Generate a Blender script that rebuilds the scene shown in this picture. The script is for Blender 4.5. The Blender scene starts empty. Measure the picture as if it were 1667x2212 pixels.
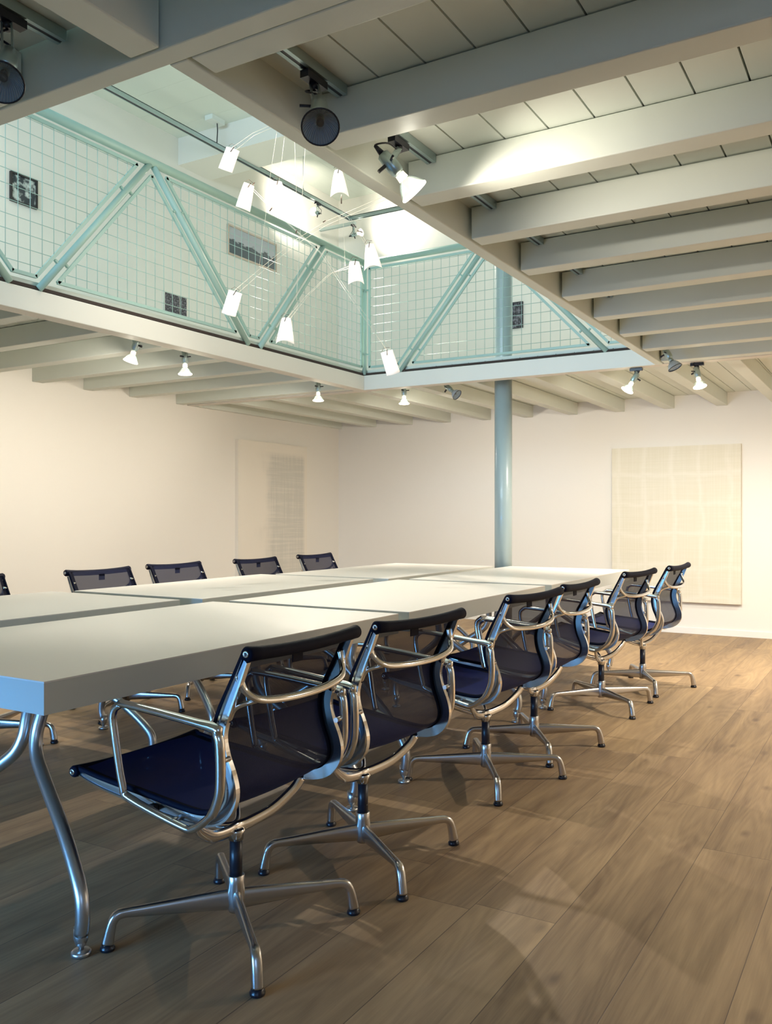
import bpy, math, random
from mathutils import Vector, Matrix
random.seed(7)
SC = bpy.context.scene
COL = SC.collection
PI = math.pi
R = math.radians

# ------------------------------------------------------------------ camera
cam_d = bpy.data.cameras.new('camera')
cam = bpy.data.objects.new('camera', cam_d)
COL.objects.link(cam)
cam.location = (0, 0, 1.162)
cam.rotation_euler = (R(90), 0, 0.534729)
cam_d.sensor_fit = 'HORIZONTAL'
cam_d.sensor_width = 36.0
cam_d.lens = 1880.0 / 1667.0 * 36.0
cam_d.shift_y = 10.0 / 1667.0
cam_d.clip_start = 0.05
SC.camera = cam

# ------------------------------------------------------------------ world, daylight, exposure
w = bpy.data.worlds.new('world')
SC.world = w
w.use_nodes = True
bg = w.node_tree.nodes['Background']
bg.inputs[0].default_value = (0.25, 0.48, 1.0, 1)
bg.inputs[1].default_value = 0.4
SC.view_settings.view_transform = 'Standard'
SC.view_settings.look = 'None'
SC.view_settings.gamma = 1.0
SC.view_settings.exposure = 0.0
SC.cycles.max_bounces = 10
SC.cycles.diffuse_bounces = 6
SC.cycles.glossy_bounces = 5
SC.cycles.transparent_max_bounces = 24
SC.cycles.caustics_reflective = False
SC.cycles.caustics_refractive = False
SC.cycles.sample_clamp_indirect = 4.0
SC.cycles.use_denoising = True

WARM = (1.0, 0.90, 0.755)


def light(name, kind, loc, energy, color=WARM, size=0.05, rot=None, aim=None, **kw):
    d = bpy.data.lights.new(name, kind)
    d.energy = energy
    d.color = color
    if kind == 'AREA':
        d.shape = 'RECTANGLE'
        d.size, d.size_y = size
    else:
        d.shadow_soft_size = size
    for k, v in kw.items():
        setattr(d, k, v)
    o = bpy.data.objects.new(name, d)
    COL.objects.link(o)
    o.location = loc
    if aim is not None:
        o.rotation_euler = Vector(aim).to_track_quat('-Z', 'Y').to_euler()
    elif rot:
        o.rotation_euler = rot
    return o


# daylight through the window in the front wall (behind the camera, left) and an unseen window upstairs
light('daylight', 'AREA', (-3.2, -1.72, 0.56), 58, (0.15, 0.47, 1.0), (2.4, .8), aim=(0.12, 1, -0.34), spread=R(78), specular_factor=.5)
light('side_fill', 'AREA', (1.15, -1.72, 1.55), 15, (0.33, 0.58, 1.0), (1.5, .9), aim=(-.25, 1, .05), specular_factor=.6)  # blue fill added on the right for lamp reflector and near ceiling
light('daylight_upstairs', 'AREA', (-3.0, -1.72, 3.7), 210, (0.52, 0.78, 1.0), (4.4, 1.5), aim=(0, 1, 0))


# ------------------------------------------------------------------ materials
def mat(name):
    m = bpy.data.materials.new(name)
    m.use_nodes = True
    nt = m.node_tree
    return m, nt, nt.nodes['Principled BSDF']


def N(nt, t, **kw):
    n = nt.nodes.new(t)
    for k, v in kw.items():
        setattr(n, k, v)
    return n


def simple(name, col, rough=0.5, metal=0.0, bump=0.0, bscale=60, var=0.0, vscale=3.0, coat=0.0, spec=0.5):
    m, nt, b = mat(name)
    b.inputs['Base Color'].default_value = (*col, 1)
    b.inputs['Roughness'].default_value = rough
    b.inputs['Metallic'].default_value = metal
    b.inputs['Coat Weight'].default_value = coat
    b.inputs['Specular IOR Level'].default_value = spec
    tc = N(nt, 'ShaderNodeTexCoord')
    if var:
        no = N(nt, 'ShaderNodeTexNoise')
        no.inputs['Scale'].default_value = vscale
        no.inputs['Detail'].default_value = 5
        nt.links.new(tc.outputs['Object'], no.inputs['Vector'])
        mx = N(nt, 'ShaderNodeMix', data_type='RGBA')
        mx.inputs[6].default_value = tuple(max(0, c * (1 - var)) for c in col) + (1,)
        mx.inputs[7].default_value = tuple(min(1, c * (1 + var)) for c in col) + (1,)
        nt.links.new(no.outputs['Fac'], mx.inputs[0])
        nt.links.new(mx.outputs[2], b.inputs['Base Color'])
    if bump:
        no = N(nt, 'ShaderNodeTexNoise')
        no.inputs['Scale'].default_value = bscale
        no.inputs['Detail'].default_value = 4
        nt.links.new(tc.outputs['Object'], no.inputs['Vector'])
        bp = N(nt, 'ShaderNodeBump')
        bp.inputs['Strength'].default_value = bump
        bp.inputs['Distance'].default_value = 0.002
        nt.links.new(no.outputs['Fac'], bp.inputs['Height'])
        nt.links.new(bp.outputs['Normal'], b.inputs['Normal'])
    return m


def emissive(name, col, strength):
    m, nt, b = mat(name)
    b.inputs['Base Color'].default_value = (*col, 1)
    b.inputs['Emission Color'].default_value = (*col, 1)
    b.inputs['Emission Strength'].default_value = strength
    return m


M_WALL = simple('wall_plaster', (0.80, 0.78, 0.73), 0.75, bump=0.12, bscale=90, var=0.015, vscale=1.5, spec=0.3)
M_BEAM = simple('beam_paint', (0.70, 0.745, 0.685), 0.45, bump=0.25, bscale=25, var=0.03, vscale=6)
M_PLANK = simple('plank_paint', (0.70, 0.745, 0.685), 0.5, bump=0.15, bscale=30, var=0.03, vscale=2)
M_FASCIA = simple('fascia_paint', (0.74, 0.72, 0.66), 0.5, bump=0.08, bscale=40)
M_DARK = simple('dark_gap', (0.035, 0.022, 0.018), 0.8)  # near-black standing in for shade in the fascia gap
M_SKIRT = simple('skirting_paint', (0.83, 0.81, 0.76), 0.4)
M_MINT = simple('mint_steel_paint', (0.33, 0.49, 0.45), 0.4, spec=0.5)
M_MINTDARK = simple('mint_handrail_paint', (0.29, 0.44, 0.39), 0.38)
M_COLUMN = simple('grey_steel_paint', (0.32, 0.40, 0.41), 0.3, bump=0.1, bscale=18, coat=0.25)
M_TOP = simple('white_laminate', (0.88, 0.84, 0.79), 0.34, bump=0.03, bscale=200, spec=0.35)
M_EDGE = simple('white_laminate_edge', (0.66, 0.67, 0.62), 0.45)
M_ALU = simple('satin_aluminium', (0.62, 0.62, 0.61), 0.3, metal=0.95, bump=0.02, bscale=120)
M_CHROME = simple('polished_aluminium', (0.78, 0.76, 0.73), 0.13, metal=1.0)
M_CAST = simple('cast_aluminium', (0.60, 0.58, 0.56), 0.27, metal=1.0, bump=0.03, bscale=150)
M_BLACK = simple('black_plastic', (0.012, 0.012, 0.02), 0.35)
M_RUBBER = simple('black_rubber', (0.01, 0.01, 0.016), 0.3)
M_NAVYBAND = simple('black_woven_band', (0.004, 0.005, 0.016), 0.6, bump=0.2, bscale=400, spec=0.1)
M_GREYMET = simple('grey_lamp_metal', (0.42, 0.52, 0.52), 0.32, metal=0.8)
M_BULBNECK = emissive('lit_lamp_neck', (1.0, 0.86, 0.68), 1.6)
M_LENS_ON = emissive('lit_lamp_lens', (1.0, 0.90, 0.74), 4.0)
M_STRING = simple('mobile_wire', (0.72, 0.66, 0.55), 0.4, metal=0.3)
M_CLIP = simple('dark_clip', (0.10, 0.06, 0.04), 0.4)
M_ROSE = simple('ceiling_rose_white', (0.72, 0.76, 0.73), 0.5)
M_CHANNEL = simple('rail_channel', (0.55, 0.60, 0.66), 0.2, metal=1.0)


def mesh_fabric(name, alpha, col=(0.008, 0.009, 0.030)):
    m, nt, b = mat(name)
    b.inputs['Base Color'].default_value = (*col, 1)
    b.inputs['Roughness'].default_value = 0.6
    b.inputs['Specular IOR Level'].default_value = 0.2
    out = nt.nodes["Material Output"]
    tc = N(nt, 'ShaderNodeTexCoord')
    wv = N(nt, 'ShaderNodeTexWave', wave_type='BANDS', bands_direction='X')
    wv.inputs['Scale'].default_value = 95
    nt.links.new(tc.outputs['Object'], wv.inputs['Vector'])
    mr = N(nt, 'ShaderNodeMapRange')
    mr.inputs[3].default_value = alpha * .7
    mr.inputs[4].default_value = alpha * 1.3
    nt.links.new(wv.outputs['Fac'], mr.inputs[0])
    tr = N(nt, 'ShaderNodeBsdfTransparent')
    mx = N(nt, 'ShaderNodeMixShader')
    nt.links.new(mr.outputs[0], mx.inputs[0])
    nt.links.new(b.outputs[0], mx.inputs[1])
    nt.links.new(tr.outputs[0], mx.inputs[2])
    nt.links.new(mx.outputs[0], out.inputs[0])
    return m


M_NETBACK = mesh_fabric('black_net_back', 0.15, (0.007, 0.010, 0.038))
M_NETSEAT = mesh_fabric('black_net_seat', 0.015, (0.004, 0.013, 0.115))  # blue cast of the daylight is put into the net colour


def clear_glass(name, tint=(0.9, 0.97, 0.98), gloss=0.3, ribs=True):
    m, nt, b = mat(name)
    out = nt.nodes['Material Output']
    b.inputs['Base Color'].default_value = (*tint, 1)
    b.inputs['Roughness'].default_value = 0.08
    b.inputs['Metallic'].default_value = 1.0
    tr = N(nt, 'ShaderNodeBsdfTransparent')
    tr.inputs[0].default_value = (*tint, 1)
    mx = N(nt, 'ShaderNodeMixShader')
    mx.inputs[0].default_value = gloss
    nt.links.new(tr.outputs[0], mx.inputs[1])
    nt.links.new(b.outputs[0], mx.inputs[2])
    nt.links.new(mx.outputs[0], out.inputs[0])
    return m


M_GLASS = clear_glass('lamp_glass')
M_PANE = clear_glass('window_glass', (0.95, 0.98, 1.0), 0.08)


def ribbed_reflector():
    m, nt, b = mat('ribbed_reflector')
    b.inputs['Metallic'].default_value = 0.1
    b.inputs['Roughness'].default_value = 0.25
    tc = N(nt, 'ShaderNodeTexCoord')
    sp = N(nt, 'ShaderNodeSeparateXYZ')
    nt.links.new(tc.outputs['Object'], sp.inputs[0])
    at = N(nt, 'ShaderNodeMath', operation='ARCTAN2')
    nt.links.new(sp.outputs[0], at.inputs[0])
    nt.links.new(sp.outputs[1], at.inputs[1])
    mu = N(nt, 'ShaderNodeMath', operation='MULTIPLY')
    mu.inputs[1].default_value = 44
    nt.links.new(at.outputs[0], mu.inputs[0])
    si = N(nt, 'ShaderNodeMath', operation='SINE')
    nt.links.new(mu.outputs[0], si.inputs[0])
    mr = N(nt, 'ShaderNodeMapRange')
    mr.inputs[1].default_value = -1
    nt.links.new(si.outputs[0], mr.inputs[0])
    mx = N(nt, 'ShaderNodeMix', data_type='RGBA')
    mx.inputs[6].default_value = (0.55, 0.72, 0.88, 1)  # blue-grey ribs carry the window's reflection in their colour
    mx.inputs[7].default_value = (0.85, 0.92, 0.97, 1)
    nt.links.new(mr.outputs[0], mx.inputs[0])
    nt.links.new(mx.outputs[2], b.inputs['Base Color'])
    bp = N(nt, 'ShaderNodeBump')
    bp.inputs['Strength'].default_value = 0.8
    bp.inputs['Distance'].default_value = 0.004
    nt.links.new(si.outputs[0], bp.inputs['Height'])
    nt.links.new(bp.outputs['Normal'], b.inputs['Normal'])
    return m


M_REFL = ribbed_reflector()


def paper():
    m, nt, b = mat('lamp_paper')
    out = nt.nodes['Material Output']
    b.inputs['Base Color'].default_value = (0.92, 0.89, 0.86, 1)
    b.inputs['Roughness'].default_value = 0.8
    b.inputs['Emission Color'].default_value = (1.0, 0.95, 0.90, 1)
    b.inputs['Emission Strength'].default_value = 0.45
    tl = N(nt, 'ShaderNodeBsdfTranslucent')
    tl.inputs[0].default_value = (0.95, 0.90, 0.85, 1)
    ad = N(nt, 'ShaderNodeMixShader')
    ad.inputs[0].default_value = 0.45
    tc = N(nt, 'ShaderNodeTexCoord')
    no = N(nt, 'ShaderNodeTexNoise')
    no.inputs['Scale'].default_value = 30
    nt.links.new(tc.outputs['Object'], no.inputs['Vector'])
    bp = N(nt, 'ShaderNodeBump')
    bp.inputs['Strength'].default_value = 0.3
    bp.inputs['Distance'].default_value = 0.01
    nt.links.new(no.outputs['Fac'], bp.inputs['Height'])
    nt.links.new(bp.outputs['Normal'], b.inputs['Normal'])
    nt.links.new(b.outputs[0], ad.inputs[1])
    nt.links.new(tl.outputs[0], ad.inputs[2])
    nt.links.new(ad.outputs[0], out.inputs[0])
    return m


M_PAPER = paper()


def floor_mat():
    m, nt, b = mat('oak_boards')
    L = nt.links.new
    tc = N(nt, 'ShaderNodeTexCoord')
    sp = N(nt, 'ShaderNodeSeparateXYZ')
    L(tc.outputs['Object'], sp.inputs[0])

    def math_(op, a, bb=None, clamp=False):
        n = N(nt, 'ShaderNodeMath', operation=op)
        n.use_clamp = clamp
        for i, v in enumerate((a, bb)):
            if v is None:
                continue
            if isinstance(v, (int, float)):
                n.inputs[i].default_value = v
            else:
                L(v, n.inputs[i])
        return n.outputs[0]
    xs = math_('DIVIDE', math_('ADD', sp.outputs[0], 10.1), 0.25)      # seams at x = -0.10 - 0.25 k
    bi = math_('FLOOR', xs)
    fx = math_('FRACT', xs)
    wn = N(nt, 'ShaderNodeTexWhiteNoise', noise_dimensions='1D')
    L(bi, wn.inputs['W'])
    ys = math_('ADD', math_('DIVIDE', math_('ADD', sp.outputs[1], 20), 1.95), wn.outputs['Value'])
    yi = math_('FLOOR', ys)
    fy = math_('FRACT', ys)
    cv = N(nt, 'ShaderNodeCombineXYZ')
    L(bi, cv.inputs[0]); L(yi, cv.inputs[1])
    wn2 = N(nt, 'ShaderNodeTexWhiteNoise', noise_dimensions='2D')
    L(cv.outputs[0], wn2.inputs['Vector'])
    # seams
    ex = math_('MULTIPLY', math_('MINIMUM', fx, math_('SUBTRACT', 1.0, fx)), 0.25)
    ey = math_('MULTIPLY', math_('MINIMUM', fy, math_('SUBTRACT', 1.0, fy)), 1.95)
    ed = math_('MINIMUM', ex, ey)
    seam = N(nt, 'ShaderNodeMapRange')
    seam.inputs[1].default_value = 0.0004
    seam.inputs[2].default_value = 0.0016
    L(ed, seam.inputs[0])
    # grain coordinates shifted per board
    off = N(nt, 'ShaderNodeVectorMath', operation='SCALE')
    L(wn2.outputs['Color'], off.inputs[0]); off.inputs['Scale'].default_value = 37
    ad = N(nt, 'ShaderNodeVectorMath', operation='ADD')
    L(tc.outputs['Object'], ad.inputs[0]); L(off.outputs[0], ad.inputs[1])
    mp = N(nt, 'ShaderNodeMapping')
    mp.inputs['Scale'].default_value = (9, 0.8, 9)
    L(ad.outputs[0], mp.inputs['Vector'])
    g1 = N(nt, 'ShaderNodeTexNoise')
    g1.inputs['Scale'].default_value = 1.6; g1.inputs['Detail'].default_value = 8; g1.inputs['Distortion'].default_value = 0.5
    L(mp.outputs[0], g1.inputs['Vector'])
    mp2 = N(nt, 'ShaderNodeMapping')
    mp2.inputs['Scale'].default_value = (120, 4, 120)
    L(ad.outputs[0], mp2.inputs['Vector'])
    g2 = N(nt, 'ShaderNodeTexNoise')
    g2.inputs['Scale'].default_value = 2.0; g2.inputs['Detail'].default_value = 5
    L(mp2.outputs[0], g2.inputs['Vector'])
    # cathedral rings
    mp3 = N(nt, 'ShaderNodeMapping')
    mp3.inputs['Scale'].default_value = (7, 0.8, 7)
    L(ad.outputs[0], mp3.inputs['Vector'])
    g3 = N(nt, 'ShaderNodeTexNoise')
    g3.inputs['Scale'].default_value = 1.0; g3.inputs['Detail'].default_value = 1
    L(mp3.outputs[0], g3.inputs['Vector'])
    rings = math_('SINE', math_('MULTIPLY', g3.outputs['Fac'], 95))
    # knots
    vo = N(nt, 'ShaderNodeTexVoronoi')
    mp4 = N(nt, 'ShaderNodeMapping')
    mp4.inputs['Scale'].default_value = (5.5, 2.6, 1)
    L(ad.outputs[0], mp4.inputs['Vector'])
    L(mp4.outputs[0], vo.inputs['Vector'])
    vo.inputs['Scale'].default_value = 1.0
    knots = N(nt, 'ShaderNodeMapRange')
    knots.inputs[1].default_value = 0.01; knots.inputs[2].default_value = 0.14
    knots.inputs[3].default_value = 1.0; knots.inputs[4].default_value = 0.0
    nk = math_('ADD', vo.outputs['Distance'], math_('MULTIPLY', math_('SUBTRACT', g1.outputs['Fac'], 0.5), 0.18))
    L(nk, knots.inputs[0])
    # colour
    cr = N(nt, 'ShaderNodeValToRGB')
    cr.color_ramp.elements[0].position = 0.18
    cr.color_ramp.elements[0].color = (0.17, 0.105, 0.058, 1)
    cr.color_ramp.elements[1].position = 0.72
    cr.color_ramp.elements[1].color = (0.47, 0.325, 0.18, 1)
    mixf = math_('ADD', math_('MULTIPLY', g1.outputs['Fac'], 0.7), math_('MULTIPLY', wn2.outputs['Value'], 0.20))
    mixf = math_('ADD', mixf, math_('MULTIPLY', math_('SUBTRACT', g2.outputs['Fac'], 0.5), 0.22))
    mixf = math_('ADD', mixf, math_('MULTIPLY', rings, 0.035))
    L(mixf, cr.inputs[0])
    mk = N(nt, 'ShaderNodeMix', data_type='RGBA')
    L(math_('MULTIPLY', knots.outputs[0], 0.75), mk.inputs[0])
    L(cr.outputs[0], mk.inputs[6])
    mk.inputs[7].default_value = (0.10, 0.06, 0.04, 1)
    ms = N(nt, 'ShaderNodeMix', data_type='RGBA')
    L(seam.outputs[0], ms.inputs[0])
    ms.inputs[6].default_value = (0.10, 0.06, 0.04, 1)
    L(mk.outputs[2], ms.inputs[7])
    L(ms.outputs[2], b.inputs['Base Color'])
    rr = N(nt, 'ShaderNodeMapRange')
    rr.inputs[3].default_value = 0.42; rr.inputs[4].default_value = 0.62
    L(g1.outputs['Fac'], rr.inputs[0])
    L(rr.outputs[0], b.inputs['Roughness'])
    b.inputs['Specular IOR Level'].default_value = 0.4
    bp = N(nt, 'ShaderNodeBump')
    bp.inputs['Strength'].default_value = 0.25
    bp.inputs['Distance'].default_value = 0.002
    hh = math_('ADD', math_('MULTIPLY', g2.outputs['Fac'], 0.3), seam.outputs[0])
    L(hh, bp.inputs['Height'])
    L(bp.outputs['Normal'], b.inputs['Normal'])
    return m


M_FLOOR = floor_mat()


def woven_painting(name, base, ink, kind):
    """Faint hatched canvas; object coordinates: local x across (0..1), z up (0..1)."""
    m, nt, b = mat(name)
    L = nt.links.new
    tc = N(nt, 'ShaderNodeTexCoord')
    b.inputs['Roughness'].default_value = 0.8

    def noise(sc, scale=1.0, det=4):
        mp = N(nt, 'ShaderNodeMapping'); mp.inputs['Scale'].default_value = sc
        L(tc.outputs['Generated'], mp.inputs['Vector'])
        n = N(nt, 'ShaderNodeTexNoise'); n.inputs['Scale'].default_value = scale; n.inputs['Detail'].default_value = det
        L(mp.outputs[0], n.inputs['Vector'])
        return n.outputs['Fac']

    def math_(op, a, bb=None):
        n = N(nt, 'ShaderNodeMath', operation=op)
        for i, v in enumerate((a, bb)):
            if v is None:
                continue
            if isinstance(v, (int, float)):
                n.inputs[i].default_value = v
            else:
                L(v, n.inputs[i])
        return n.outputs[0]
    sp = N(nt, 'ShaderNodeSeparateXYZ')
    L(tc.outputs['Generated'], sp.inputs[0])
    ax = 'x' if kind == 'grid' else 'y'
    U = sp.outputs[0] if ax == 'x' else sp.outputs[1]
    V = sp.outputs[2]
    h = noise((90, 90, 2.5)); v = noise((2.5, 2.5, 110))
    weave = math_('MULTIPLY', h, v)
    if kind == 'grid':
        wob = math_('MULTIPLY', math_('SUBTRACT', noise((2, 2, 2), 1.5, 2), 0.5), 0.12)

        def bands(c, n, o):
            f = math_('FRACT', math_('ADD', math_('MULTIPLY', math_('ADD', c, wob), n), o))
            d = math_('ABSOLUTE', math_('SUBTRACT', f, 0.5))
            mr = N(nt, 'ShaderNodeMapRange'); mr.inputs[1].default_value = 0.0; mr.inputs[2].default_value = 0.12
            mr.inputs[3].default_value = 1; mr.inputs[4].default_value = 0
            L(d, mr.inputs[0]); return mr.outputs[0]
        lines = math_('MAXIMUM', bands(U, 4.6, 0.25), bands(V, 5.0, 0.35))
        fac = math_('SUBTRACT', math_('MULTIPLY', weave, 3.2), math_('MULTIPLY', lines, 0.75))
    else:
        mr = N(nt, 'ShaderNodeMapRange'); mr.interpolation_type = 'SMOOTHSTEP'
        mr.inputs[1].default_value = 0.30; mr.inputs[2].default_value = 0.55
        L(math_('ADD', U, math_('MULTIPLY', math_('SUBTRACT', noise((3, 3, 3), 1.2, 3), 0.5), 0.5)), mr.inputs[0])
        mt = N(nt, 'ShaderNodeMapRange'); mt.interpolation_type = 'SMOOTHSTEP'
        mt.inputs[1].default_value = 0.95; mt.inputs[2].default_value = 0.89
        L(V, mt.inputs[0])
        mt2 = N(nt, 'ShaderNodeMapRange'); mt2.inputs[1].default_value = 0.97; mt2.inputs[2].default_value = 0.93
        L(U, mt2.inputs[0])
        fac = math_('MULTIPLY', math_('MULTIPLY', mr.outputs[0], mt.outputs[0]), math_('MULTIPLY', weave, 3.6))
        fac = math_('MULTIPLY', fac, mt2.outputs[0])
    mx = N(nt, 'ShaderNodeMix', data_type='RGBA')
    cl = N(nt, 'ShaderNodeClamp'); L(fac, cl.inputs[0])
    L(cl.outputs[0], mx.inputs[0])
    mx.inputs[6].default_value = (*base, 1)
    mx.inputs[7].default_value = (*ink, 1)
    L(mx.outputs[2], b.inputs['Base Color'])
    return m


M_PAINT_L = woven_painting('hatched_canvas', (0.80, 0.76, 0.68), (0.60, 0.59, 0.54), 'hatch')
M_PAINT_R = woven_painting('gridded_canvas', (0.76, 0.73, 0.63), (0.70, 0.67, 0.55), 'grid')


# ------------------------------------------------------------------ mesh helpers
class MB:
    def __init__(s):
        s.v = []; s.f = []; s.mi = []; s.sm = []

    def add(s, vs, fs, mi=0, smooth=False):
        o = len(s.v)
        s.v += [tuple(p) for p in vs]
        s.f += [tuple(i + o for i in f) for f in fs]
        s.mi += [mi] * len(fs); s.sm += [smooth] * len(fs)

    def box(s, x0, x1, y0, y1, z0, z1, mi=0):
        vs = [(x, y, z) for z in (z0, z1) for y in (y0, y1) for x in (x0, x1)]
        s.add(vs, [(0, 2, 3, 1), (4, 5, 7, 6), (0, 1, 5, 4), (2, 6, 7, 3), (0, 4, 6, 2), (1, 3, 7, 5)], mi)

    def obox(s, c, ax, ay, az, hx, hy, hz, mi=0):
        c = Vector(c); ax = Vector(ax).normalized() * hx; ay = Vector(ay).normalized() * hy; az = Vector(az).normalized() * hz
        vs = [c + i * ax + j * ay + k * az for k in (-1, 1) for j in (-1, 1) for i in (-1, 1)]
        s.add(vs, [(0, 2, 3, 1), (4, 5, 7, 6), (0, 1, 5, 4), (2, 6, 7, 3), (0, 4, 6, 2), (1, 3, 7, 5)], mi)

    def sweep(s, pts, sec, ref=None, closed=False, mi=0, smooth=True, caps=True, mifn=None):
        """sec(i, t) -> list of (a, b): a along N, b along B. ref = constant binormal for planar paths."""
        P = [Vector(p) for p in pts]; n = len(P)
        T = []
        for i in range(n):
            if closed:
                t = P[(i + 1) % n] - P[i - 1]
            else:
                t = P[min(i + 1, n - 1)] - P[max(i - 1, 0)]
            T.append(t.normalized())
        if ref is not None:
            Bs = [Vector(ref).normalized()] * n
            Ns = [b.cross(t).normalized() for b, t in zip(Bs, T)]
        else:
            a = Vector((0, 0, 1)) if abs(T[0].z) < 0.9 else Vector((1, 0, 0))
            nn = T[0].cross(a).normalized(); Ns = [nn]
            for i in range(1, n):
                q = T[i - 1].rotation_difference(T[i])
                nn = (q @ nn); nn = (nn - nn.dot(T[i]) * T[i]).normalized(); Ns.append(nn)
            Bs = [t.cross(m).normalized() for t, m in zip(T, Ns)]
        vs = []; k = None
        for i in range(n):
            ss = sec(i, i / max(1, n - 1)); k = len(ss)
            vs += [P[i] + a * Ns[i] + b * Bs[i] for a, b in ss]
        fs = []; mis = []
        for i in range(n if closed else n - 1):
            j = (i + 1) % n
            for q in range(k):
                r = (q + 1) % k
                fs.append((i * k + q, i * k + r, j * k + r, j * k + q))
                mis.append(mifn(q) if mifn else mi)
        if caps and not closed:
            fs.append(tuple(range(k - 1, -1, -1))); fs.append(tuple((n - 1) * k + q for q in range(k)))
            mis += [mi, mi]
        o = len(s.v)
        s.v += [tuple(p) for p in vs]
        s.f += [tuple(i + o for i in f) for f in fs]
        s.mi += mis; s.sm += [smooth] * len(fs)

    def tube(s, pts, r, seg=10, closed=False, mi=0, ref=None, caps=True):
        rr = r if callable(r) else (lambda t, r=r: r)

        def sec(i, t):
            q = rr(t); a, b = q if isinstance(q, tuple) else (q, q)
            return [(a * math.cos(2 * PI * k / seg), b * math.sin(2 * PI * k / seg)) for k in range(seg)]
        s.sweep(pts, sec, ref, closed, mi, True, caps)

    def lathe(s, prof, origin=(0, 0, 0), axis=(0, 0, 1), seg=20, mi=0, smooth=True, capa=True, capb=True):
        """prof: list of (dist along axis, radius)"""
        a = Vector(axis).normalized(); o = Vector(origin)
        u = a.orthogonal().normalized(); w_ = a.cross(u)
        vs = []
        for d, r in prof:
            vs += [o + a * d + r * (math.cos(2 * PI * k / seg) * u + math.sin(2 * PI * k / seg) * w_) for k in range(seg)]
        fs = []
        for i in range(len(prof) - 1):
            for k in range(seg):
                q = (k + 1) % seg
                fs.append((i * seg + k, i * seg + q, (i + 1) * seg + q, (i + 1) * seg + k))
        s.add(vs, fs, mi, smooth)
        b = len(s.v) - len(vs)
        if capa:
            s.f.append(tuple(b + k for k in range(seg - 1, -1, -1))); s.mi.append(mi); s.sm.append(False)
        if capb:
            s.f.append(tuple(b + (len(prof) - 1) * seg + k for k in range(seg))); s.mi.append(mi); s.sm.append(False)

    def build(s, name, mats, parent=None, bevel=0.0):
        me = bpy.data.meshes.new(name)
        me.from_pydata(s.v, [], s.f)
        for m in (mats if isinstance(mats, (list, tuple)) else [mats]):
            me.materials.append(m)
        me.polygons.foreach_set('material_index', s.mi)
        me.polygons.foreach_set('use_smooth', s.sm)
        me.update()
        o = bpy.data.objects.new(name, me)
        COL.objects.link(o)
        if parent is not None:
            o.parent = parent
        if bevel:
            b = o.modifiers.new('bevel', 'BEVEL'); b.width = bevel; b.segments = 2; b.limit_method = 'ANGLE'
        return o


def smooth_path(pts, n=6, closed=False):
    P = [Vector(p) for p in pts]; out = []
    m = len(P)
    rng = m if closed else m - 1
    for i in range(rng):
        p0 = P[(i - 1) % m] if closed or i > 0 else P[0] * 2 - P[1]
        p1 = P[i]; p2 = P[(i + 1) % m]
        p3 = P[(i + 2) % m] if closed or i + 2 < m else P[-1] * 2 - P[-2]
        for k in range(n):
            t = k / n
            out.append(0.5 * ((2 * p1) + (-p0 + p2) * t + (2 * p0 - 5 * p1 + 4 * p2 - p3) * t * t + (-p0 + 3 * p1 - 3 * p2 + p3) * t ** 3))
    if not closed:
        out.append(P[-1])
    return out


def round_poly(pts, rad, n=5, closed=False):
    """polyline with rounded corners of radius-ish rad"""
    P = [Vector(p) for p in pts]; m = len(P); out = []
    for i in range(m):
        if not closed and i in (0, m - 1):
            out.append(P[i]); continue
        a, b, c = P[i - 1], P[i], P[(i + 1) % m]
        rr = rad[i] if isinstance(rad, (list, tuple)) else rad
        d1 = min(rr, (a - b).length * 0.48); d2 = min(rr, (c - b).length * 0.48)
        s0 = b + (a - b).normalized() * d1; s2 = b + (c - b).normalized() * d2
        for k in range(n + 1):
            t = k / n
            out.append((1 - t) ** 2 * s0 + 2 * t * (1 - t) * b + t * t * s2)
    return out


def empty(name, loc, rz=0.0):
    o = bpy.data.objects.new(name, None)
    COL.objects.link(o)
    o.location = loc; o.rotation_euler = (0, 0, rz); o.empty_display_size = 0.05
    return o


def tag(o, label, cat, group=None, kind=None):
    if label: o['label'] = label
    if cat: o['category'] = cat
    if group: o['group'] = group
    if kind: o['kind'] = kind
    return o


def struct(o):
    o['kind'] = 'structure'
    return o


def children(o):
    return [c for c in COL.objects if c.parent == o]


KIDS = {}


def copy_tree(o, parent=None):
    c = o.copy(); COL.objects.link(c); c.parent = parent
    for ch in KIDS.get(o.name, children(o)):
        copy_tree(ch, c)
    return c


# ================================================================== THE ROOM
XL, XR, YF, YB = -6.0, 2.6, -1.8, 8.98
ZJ, ZP, ZF = 2.245, 2.372, 2.40           # joist underside, plank underside, upper floor
b = MB(); b.box(XL - .1, XR + .1, YF - .1, YB + .1, -.1, 0); struct(b.build('floor', M_FLOOR))
b = MB(); b.box(XL - .15, XL, YF - .15, YB + .15, -.1, 5.4); struct(b.build('wall_left', M_WALL))
b = MB(); b.box(XL, XR, YB, YB + .15, -.1, 5.4); struct(b.build('wall_back', M_WALL))
b = MB(); b.box(XR, XR + .15, YF - .15, YB + .15, -.1, 5.4); struct(b.build('wall_right', M_WALL))
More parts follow.
